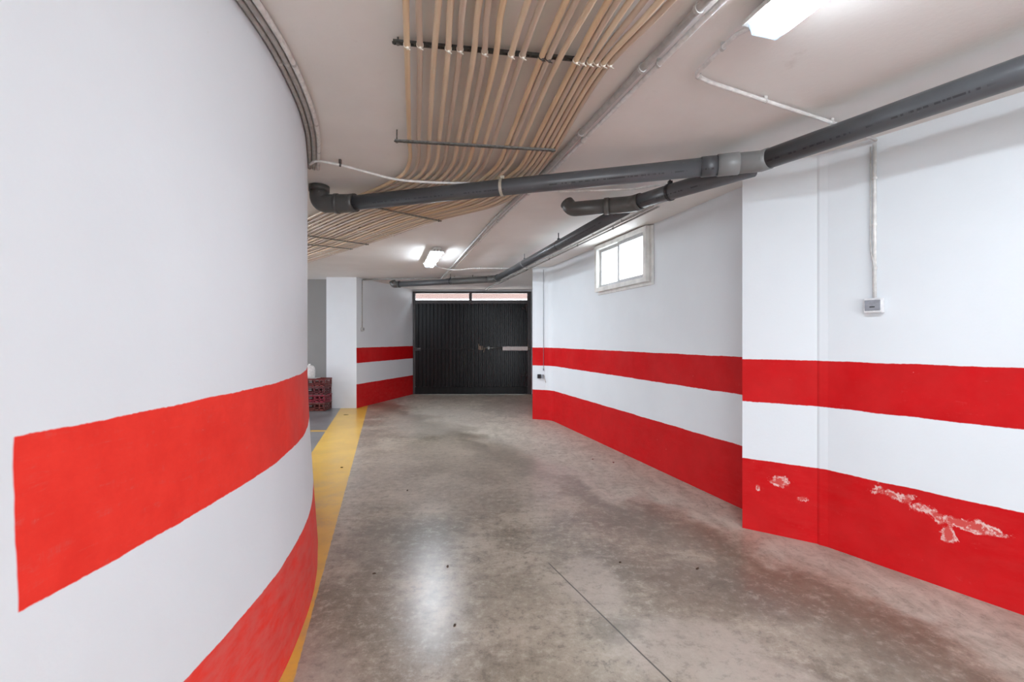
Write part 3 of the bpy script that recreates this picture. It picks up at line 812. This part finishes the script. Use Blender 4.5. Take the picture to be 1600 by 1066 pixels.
conduit('right conduit of the pair along the top of the right wall past the window', [(x_ + .06, y_ + .017, CZ) for x_, y_ in rw], .010, M['conduit'], clips=[.9, 1.9, 3.0, 4.2, 5.5], clipmat=M['dark_clip'], rad=.1)
# near lamp feed across to the right wall and down to the switch box
wall_pt = Vector((2.345, 2.934, 0)) + NEAR_N * .016
conduit('white conduit bending from the near light across to the right wall',
        [(.985, 1.815, CZ - .015), (.94, 1.90, CZ), (.884, 2.197, CZ), (.978, 2.257, CZ), (1.41, 2.46, CZ), (1.90, 2.687, CZ), (wall_pt.x, wall_pt.y - .01, CZ)], .0105, M['conduit_white'],
        clips=[.19, .42, .92, 1.5], rad=.03)
conduit('white conduit dropping down the near right wall to the grey switch box', [(wall_pt.x, wall_pt.y, CZ - .02), (wall_pt.x, wall_pt.y, 1.70)], .0105, M['conduit_white'], clips=[.22, .52, .80], clipmat=M['conduit_white'])
w2 = wall_pt + Vector((-.5269, .8499, 0)) * .022
conduit('thin grey cable beside the white conduit down the near right wall', [(w2.x, w2.y, CZ - .03), (w2.x, w2.y, 2.02), (wall_pt.x - .012, wall_pt.y - .008, 1.93), (wall_pt.x - .012, wall_pt.y - .008, 1.70)], .004, M['clip'], rad=.03, cat='cable', name='cable')
# switch box
AX = Vector((.5269, -.8499, 0)); RB = Matrix((AX, NEAR_N, Vector((0, 0, 1)))).transposed()
bw = Vector((2.345, 2.934, 0))
r = thing('switch_box', 'grey fronted white switch box on the near right wall', 'switch', (bw.x, bw.y, 1.665))
def sb(mb, s, n0, n1, z0, z1, w):
    c_ = bw + AX * s + NEAR_N * ((n0 + n1) / 2); c_.z = (z0 + z1) / 2; mb.box(c_, (w, n1 - n0, z1 - z0), RB)
mb = MB(); sb(mb, .0, .001, .048, 1.618, 1.712, .098); mb.build('box_body', M['box_white'], r, bevel=.006)
mb = MB(); sb(mb, .0, .048, .054, 1.632, 1.700, .084); cv = mb.build('cover', M['box_grey'], r, bevel=.003)
mb = MB(); sb(mb, .0, .054, .056, 1.652, 1.659, .028); k_ = mb.build('slot', M['black'], cv); k_.location = Vector((0, 0, 0)) - r.location - cv.location
mb = MB(); sb(mb, .0, .054, .0555, 1.640, 1.644, .080); sb(mb, .0, .054, .0555, 1.690, 1.694, .080); k_ = mb.build('ridge', M['box_grey'], cv); k_.location = Vector((0, 0, 0)) - r.location - cv.location

# three conduits hugging the top of the curved wall
nrm = []
cpath = [Vector((x_, y_, 0)) for x_, y_ in LEFT[1:12]]
cpath = catmull(cpath, 4)
def offset_path(P, dist, z):
    out = []
    for i in range(len(P)):
        t_ = (P[min(i + 1, len(P) - 1)] - P[max(i - 1, 0)]).normalized(); n_ = Vector((t_.y, -t_.x, 0))
        out.append(P[i] + n_ * dist + Vector((0, 0, z)))
    return out
for dist, lab, mt, rr in ((.016, 'grey conduit touching the top of the curved wall', 'conduit', .0125),
                          (.045, 'middle grey conduit of three along the top of the curved wall', 'conduit', .0135),
                          (.075, 'outer conduit of three along the top of the curved wall, farthest from the plaster', 'conduit_white', .0125)):
    P = offset_path(cpath, dist, 2.731)
    root = thing('conduit_pipe', lab, 'conduit', P[0]); mb = MB(); mb.tube(P, rr, 12); mb.build('conduit', M[mt], root, True)
    for k in (22, 30, 36):
        if k < len(P) - 1:
            mb = MB(); mb.ring(P[k], P[k + 1] - P[k], rr * .98, rr * 1.07, .016, 14); mb.build('clip', M['clip'], root)
conduit('white cable from the curved wall sagging under the tan conduits behind the cross pipe',
        [(-1.447, 3.262, 2.70), (-1.40, 3.24, 2.722), (-1.262, 3.275, 2.71), (-.886, 3.50, 2.672), (-.59, 3.555, 2.672), (-.266, 3.57, 2.672), (.367, 3.787, 2.675), (1.033, 3.79, 2.70), (1.12, 3.74, 2.705), (1.70, 3.56, 2.71)],
        .0095, M['conduit_white'], clips=[.22], clipmat=M['dark_clip'], rad=.12, name='cable', cat='cable')
# far end runs
conduit('dark conduit along the ceiling from the wall switch drop to the middle pair', [(-3.225, 9.78, CZ), (-1.75, 9.56, CZ), (-1.50, 9.52, CZ)], .016, M['conduit'], clips=[.6, 1.2], rad=.05)
conduit('short conduit from the middle pair running behind the far drain pipe', [(-1.40, 9.66, CZ), (-1.30, 9.58, CZ), (-1.165, 9.31, CZ), (-.295, 9.12, CZ), (.05, 9.05, CZ)], .012, M['conduit'], clips=[.4, .8, 1.3], clipmat=M['dark_clip'], rad=.06)
conduit('white conduit from the distant light dipping under the middle pair', [(-1.32, 7.62, 2.70), (-1.27, 7.95, 2.70), (-1.10, 8.12, 2.688), (-.92, 8.12, 2.688), (-.74, 8.13, CZ - .01), (-.06, 8.20, CZ), (.36, 8.22, CZ)], .0105, M['conduit_white'], clips=[1.1, 1.5], rad=.07)
FN = Vector((.965, -.262, 0))   # far left wall, facing the room
sp_ = Vector((-3.214, 9.725, 0)) + FN * .014
conduit('grey conduit dropping down the far left wall beside the pillar to a switch', [(sp_.x, sp_.y, CZ), (sp_.x, sp_.y, 1.70)], .011, M['conduit'], clips=[.2, .55], clipmat=M['clip'])
r = thing('wall_switch', 'small round grey switch on the far left wall beside the pillar', 'switch', (sp_.x, sp_.y, 1.66))
RF = Matrix((Vector((.262, .965, 0)), FN, Vector((0, 0, 1)))).transposed()
mb = MB(); mb.tube([Vector((-3.214, 9.725, 1.66)) + FN * .001, Vector((-3.214, 9.725, 1.66)) + FN * .045], .045, 20); mb.build('switch_body', M['clip'], r, True)
mb = MB(); mb.box(Vector((-3.214, 9.725, 1.66)) + FN * .05, (.03, .014, .045), RF); mb.build('rocker', M['box_grey'], r, bevel=.003)
# key switch and cable on the rounded end of the right wall
EN = Vector((-.36, -.933, 0)); ED = Vector((.933, -.36, 0)); RE = Matrix((ED, EN, Vector((0, 0, 1)))).transposed()
kp = Vector((.507, 8.195, 0))
r = thing('key_switch', 'small black key switch on the white band at the far end of the right wall', 'switch', (kp.x, kp.y, .77))
mb = MB(); mb.box(kp + EN * .02 + Vector((-.01, 0, .78)), (.062, .038, .075), RE); mb.build('switch_body', M['black'], r, bevel=.004)
mb = MB(); mb.box(kp + EN * .018 + ED * .045 + Vector((0, 0, .78)), (.035, .030, .070), RE); mb.build('side_cover', M['box_grey'], r, bevel=.003)
kc = kp + ED * .075 + EN * .008
mb = MB(); mb.tube(catmull([(kc.x, kc.y, .80), (kc.x + .01, kc.y - .004, .74), (kc.x + .03, kc.y - .012, .67)], 6), .007, 8); mb.build('cable_tail', M['clip'], r, True)
conduit('thin grey cable running down the rounded far end of the right wall', [(kc.x - .01, kc.y + .004, 2.70), (kc.x - .01, kc.y + .004, .93)], .004, M['box_grey'], clips=[], name='cable', cat='cable', n=8)
r = thing('cable_gland', 'tiny dark cable gland above the key switch on the right wall end', 'gland', (kc.x, kc.y, .9))
mb = MB(); mb.tube([(kc.x - .01, kc.y + .004, .925), (kc.x - .01, kc.y + .004, .885)], .011, 10); mb.build('gland', M['box_grey'], r, True)

# ------------------------------------------------------------------ crates and jug
def crate(z, mat, label, jx):
    W, D, H = .60, .36, .158
    r = thing('plastic_crate', label, 'crate', (-4.07 + jx, 9.335, z), 0, 'stacked red crates')
    cx, cy = -4.07 + jx, 9.335
    mb = MB(); th = .012
    def wallp(axis, s_):
        # slotted side: bottom band, top rim, posts, with an open grip
        if axis == 'y': Ln, c0, f = W, cy + s_ * (D / 2 - th / 2), lambda u, z_, w, h: mb.box((cx + u, c0, z + z_), (w, th, h))
        else: Ln, c0, f = D, cx + s_ * (W / 2 - th / 2), lambda u, z_, w, h: mb.box((c0, cy + u, z + z_), (th, w, h))
        f(0, .022, Ln, .040); f(0, H - .016, Ln, .030)
        f(0, .072, Ln * .98, .016)
        n = 7 if axis == 'y' else 5
        for k in range(n):
            u = (k / (n - 1) - .5) * (Ln - .03)
            if abs(u) < .05 and n == 7: 
                f(u, .055, .16, .05); continue
            f(u, H / 2, .028, H - .02)
    for s_ in (-1, 1): wallp('y', s_); wallp('x', s_)
    mb.build('crate_walls', mat, r, bevel=.002)
    mb = MB()
    mb.box((cx, cy, z + .006), (W - .03, D - .03, .010)); mb.build('crate_base', mat, r)
    mb = MB(); mb.box((cx, cy - D / 2 + .002, z + H - .013), (W + .012, .016, .022)); mb.box((cx, cy + D / 2 - .002, z + H - .013), (W + .012, .016, .022))
    mb.box((cx - W / 2, cy, z + H - .013), (.016, D, .022)); mb.box((cx + W / 2, cy, z + H - .013), (.016, D, .022)); mb.build('rim', mat, r, bevel=.003)
    return r
for k, lab in enumerate(('brownish red plastic crate at the bottom of the stack beside the white pillar', 'crimson plastic crate second from the floor in the stack beside the pillar',
                         'maroon plastic crate third from the floor in the stack beside the pillar', 'dark red plastic crate on top of the stack beside the white pillar')):
    crate(.001 + k * .163, M['crate'][(3, 2, 1, 0)[k]], lab, (0, .004, -.005, .003)[k])
r = thing('plastic_jug', 'rounded white plastic jug standing on top of the red crates', 'jug', (-4.135, 9.30, .655))
mb = MB(); mb.box((-4.14, 9.33, .6535), (.34, .22, .005)); mb.build('lid_board', M['jug'], r)
mb = MB(); mb.lathe([(.080, 0), (.100, .015), (.106, .06), (.106, .16), (.098, .21), (.074, .245), (.04, .258), (.022, .262)], (-4.135, 9.30, .6565), 28); mb.build('jug_body', M['jug'], r, True)
mb = MB(); mb.lathe([(.022, 0), (.024, .004), (.024, .022), (.020, .026)], (-4.135, 9.30, .918), 20); mb.build('cap', M['jug'], r, True)

# ------------------------------------------------------------------ dry flakes on the floor
def flake(x_, y_, s, rz, mat, label):
    mb = MB(); n = 9; top = []
    for k in range(n):
        a_ = 2 * math.pi * k / n; rr = s * (.6 + .5 * random.random()); 
        top.append((x_ + rr * math.cos(a_) * math.cos(rz) - rr * .45 * math.sin(a_) * math.sin(rz), y_ + rr * math.cos(a_) * math.sin(rz) + rr * .45 * math.sin(a_) * math.cos(rz), .002 + .006 * random.random()))
    ctr = (x_, y_, .009)
    b = len(mb.v); mb.v += top + [ctr] + [(p[0], p[1], .0008) for p in top]
    for k in range(n):
        k2 = (k + 1) % n
        mb.f.append((b + k, b + k2, b + n)); mb.uv.append([(0, 0)] * 3)
        mb.f.append((b + k2, b + k, b + n + 1 + k, b + n + 1 + k2)); mb.uv.append([(0, 0)] * 4)
    o = mb.build('dry_leaf', mat, loc=(x_, y_, 0)); tag(o, label, 'leaf', 'dry leaf scraps on the floor')
def fp(px, py):
    k = 1.45 / (py - 530); return (px - 800) * k, 711 * k
for (px, py, s, mt, lab) in ((711, 979, .014, 'leaf', 'dark leaf scrap lowest in the pale light reflection on the floor'), (700, 886, .017, 'leaf', 'larger dark leaf scrap in the pale light reflection on the floor'),
                             (584, 897, .013, 'leaf', 'dark leaf scrap on the concrete right of the yellow band'), (1090, 889, .016, 'leaf', 'dark leaf scrap lying in front of the right pillar'),
                             (968, 880, .010, 'leaf', 'small dark scrap near the far end of the floor cut'), (926, 718, .018, 'leaf_red', 'reddish scrap near the right wall, left of two'),
                             (959, 723, .020, 'leaf_red', 'reddish scrap near the right wall, right of two'), (637, 767, .014, 'leaf', 'dark scrap in the middle distance left of the floor centre'),
                             (534, 731, .016, 'leaf', 'dark scrap lying on the yellow band'), (540, 648.5, .11, 'leaf', 'flat dark mark at the far end of the yellow band')):
    x_, y_ = fp(px, py); x_, y_ = round(x_, 2), round(y_, 2)
    flake(x_, y_, s if s < .1 else .055, random.random() * 3 if s < .1 else .1, M[mt], lab)

# ------------------------------------------------------------------ world, camera
w = bpy.data.worlds.new('sky'); S.world = w; w.use_nodes = True
nt = w.node_tree; nt.nodes.clear()
bg = nt.nodes.new('ShaderNodeBackground'); ow = nt.nodes.new('ShaderNodeOutputWorld')
bg.inputs[0].default_value = (.86, .93, 1.0, 1); bg.inputs[1].default_value = 6.0
nt.links.new(bg.outputs[0], ow.inputs[0])
# openings that let the daylight in (rear and parking ones are added, unseen) are marked as light portals, so the sky is sampled through them
def portal(name, c, sx, sz, ang):
    l = bpy.data.lights.new(name, 'AREA'); l.shape = 'RECTANGLE'; l.size = sx; l.size_y = sz; l.cycles.is_portal = True
    o = bpy.data.objects.new(name, l); COL.objects.link(o); o.location = c
    o.rotation_euler = (math.pi / 2, 0, ang)     # shines along local -Z: into the room
    return o
portal('rear_fill_portal', (1.7, -6.01, 1.27), 5.2, 2.55, 0)
portal('parking_fill_portal', (-9.01, 7.45, 1.775), 4.3, 1.65, -math.pi / 2)
portal('transom_portal', (-1.05, 12.03, 2.56), 2.94, .18, math.pi)
pw = wp + d * (WW / 2) + REC_N * -.14
portal('window_portal', (pw.x, pw.y, (WZ0 + WZ1) / 2), 1.2, .60, math.atan2(.959, -.2835))

cd = bpy.data.cameras.new('camera'); cam = bpy.data.objects.new('camera', cd); COL.objects.link(cam)
cam.location = (0, 0, 1.45); cam.rotation_euler = (math.pi / 2, 0, 0)
cd.sensor_width = 36; cd.lens = 16; cd.shift_y = -3 / 1600; cd.clip_start = .05; cd.clip_end = 100
S.camera = cam
S.view_settings.view_transform = 'Standard'; S.view_settings.look = 'None'
S.view_settings.exposure = .85; S.view_settings.gamma = 1
S.view_settings.use_curve_mapping = False
S.cycles.max_bounces = 6; S.cycles.diffuse_bounces = 5; S.cycles.glossy_bounces = 3; S.cycles.adaptive_threshold = .03; S.cycles.use_denoising = True
S.cycles.sample_clamp_indirect = 4
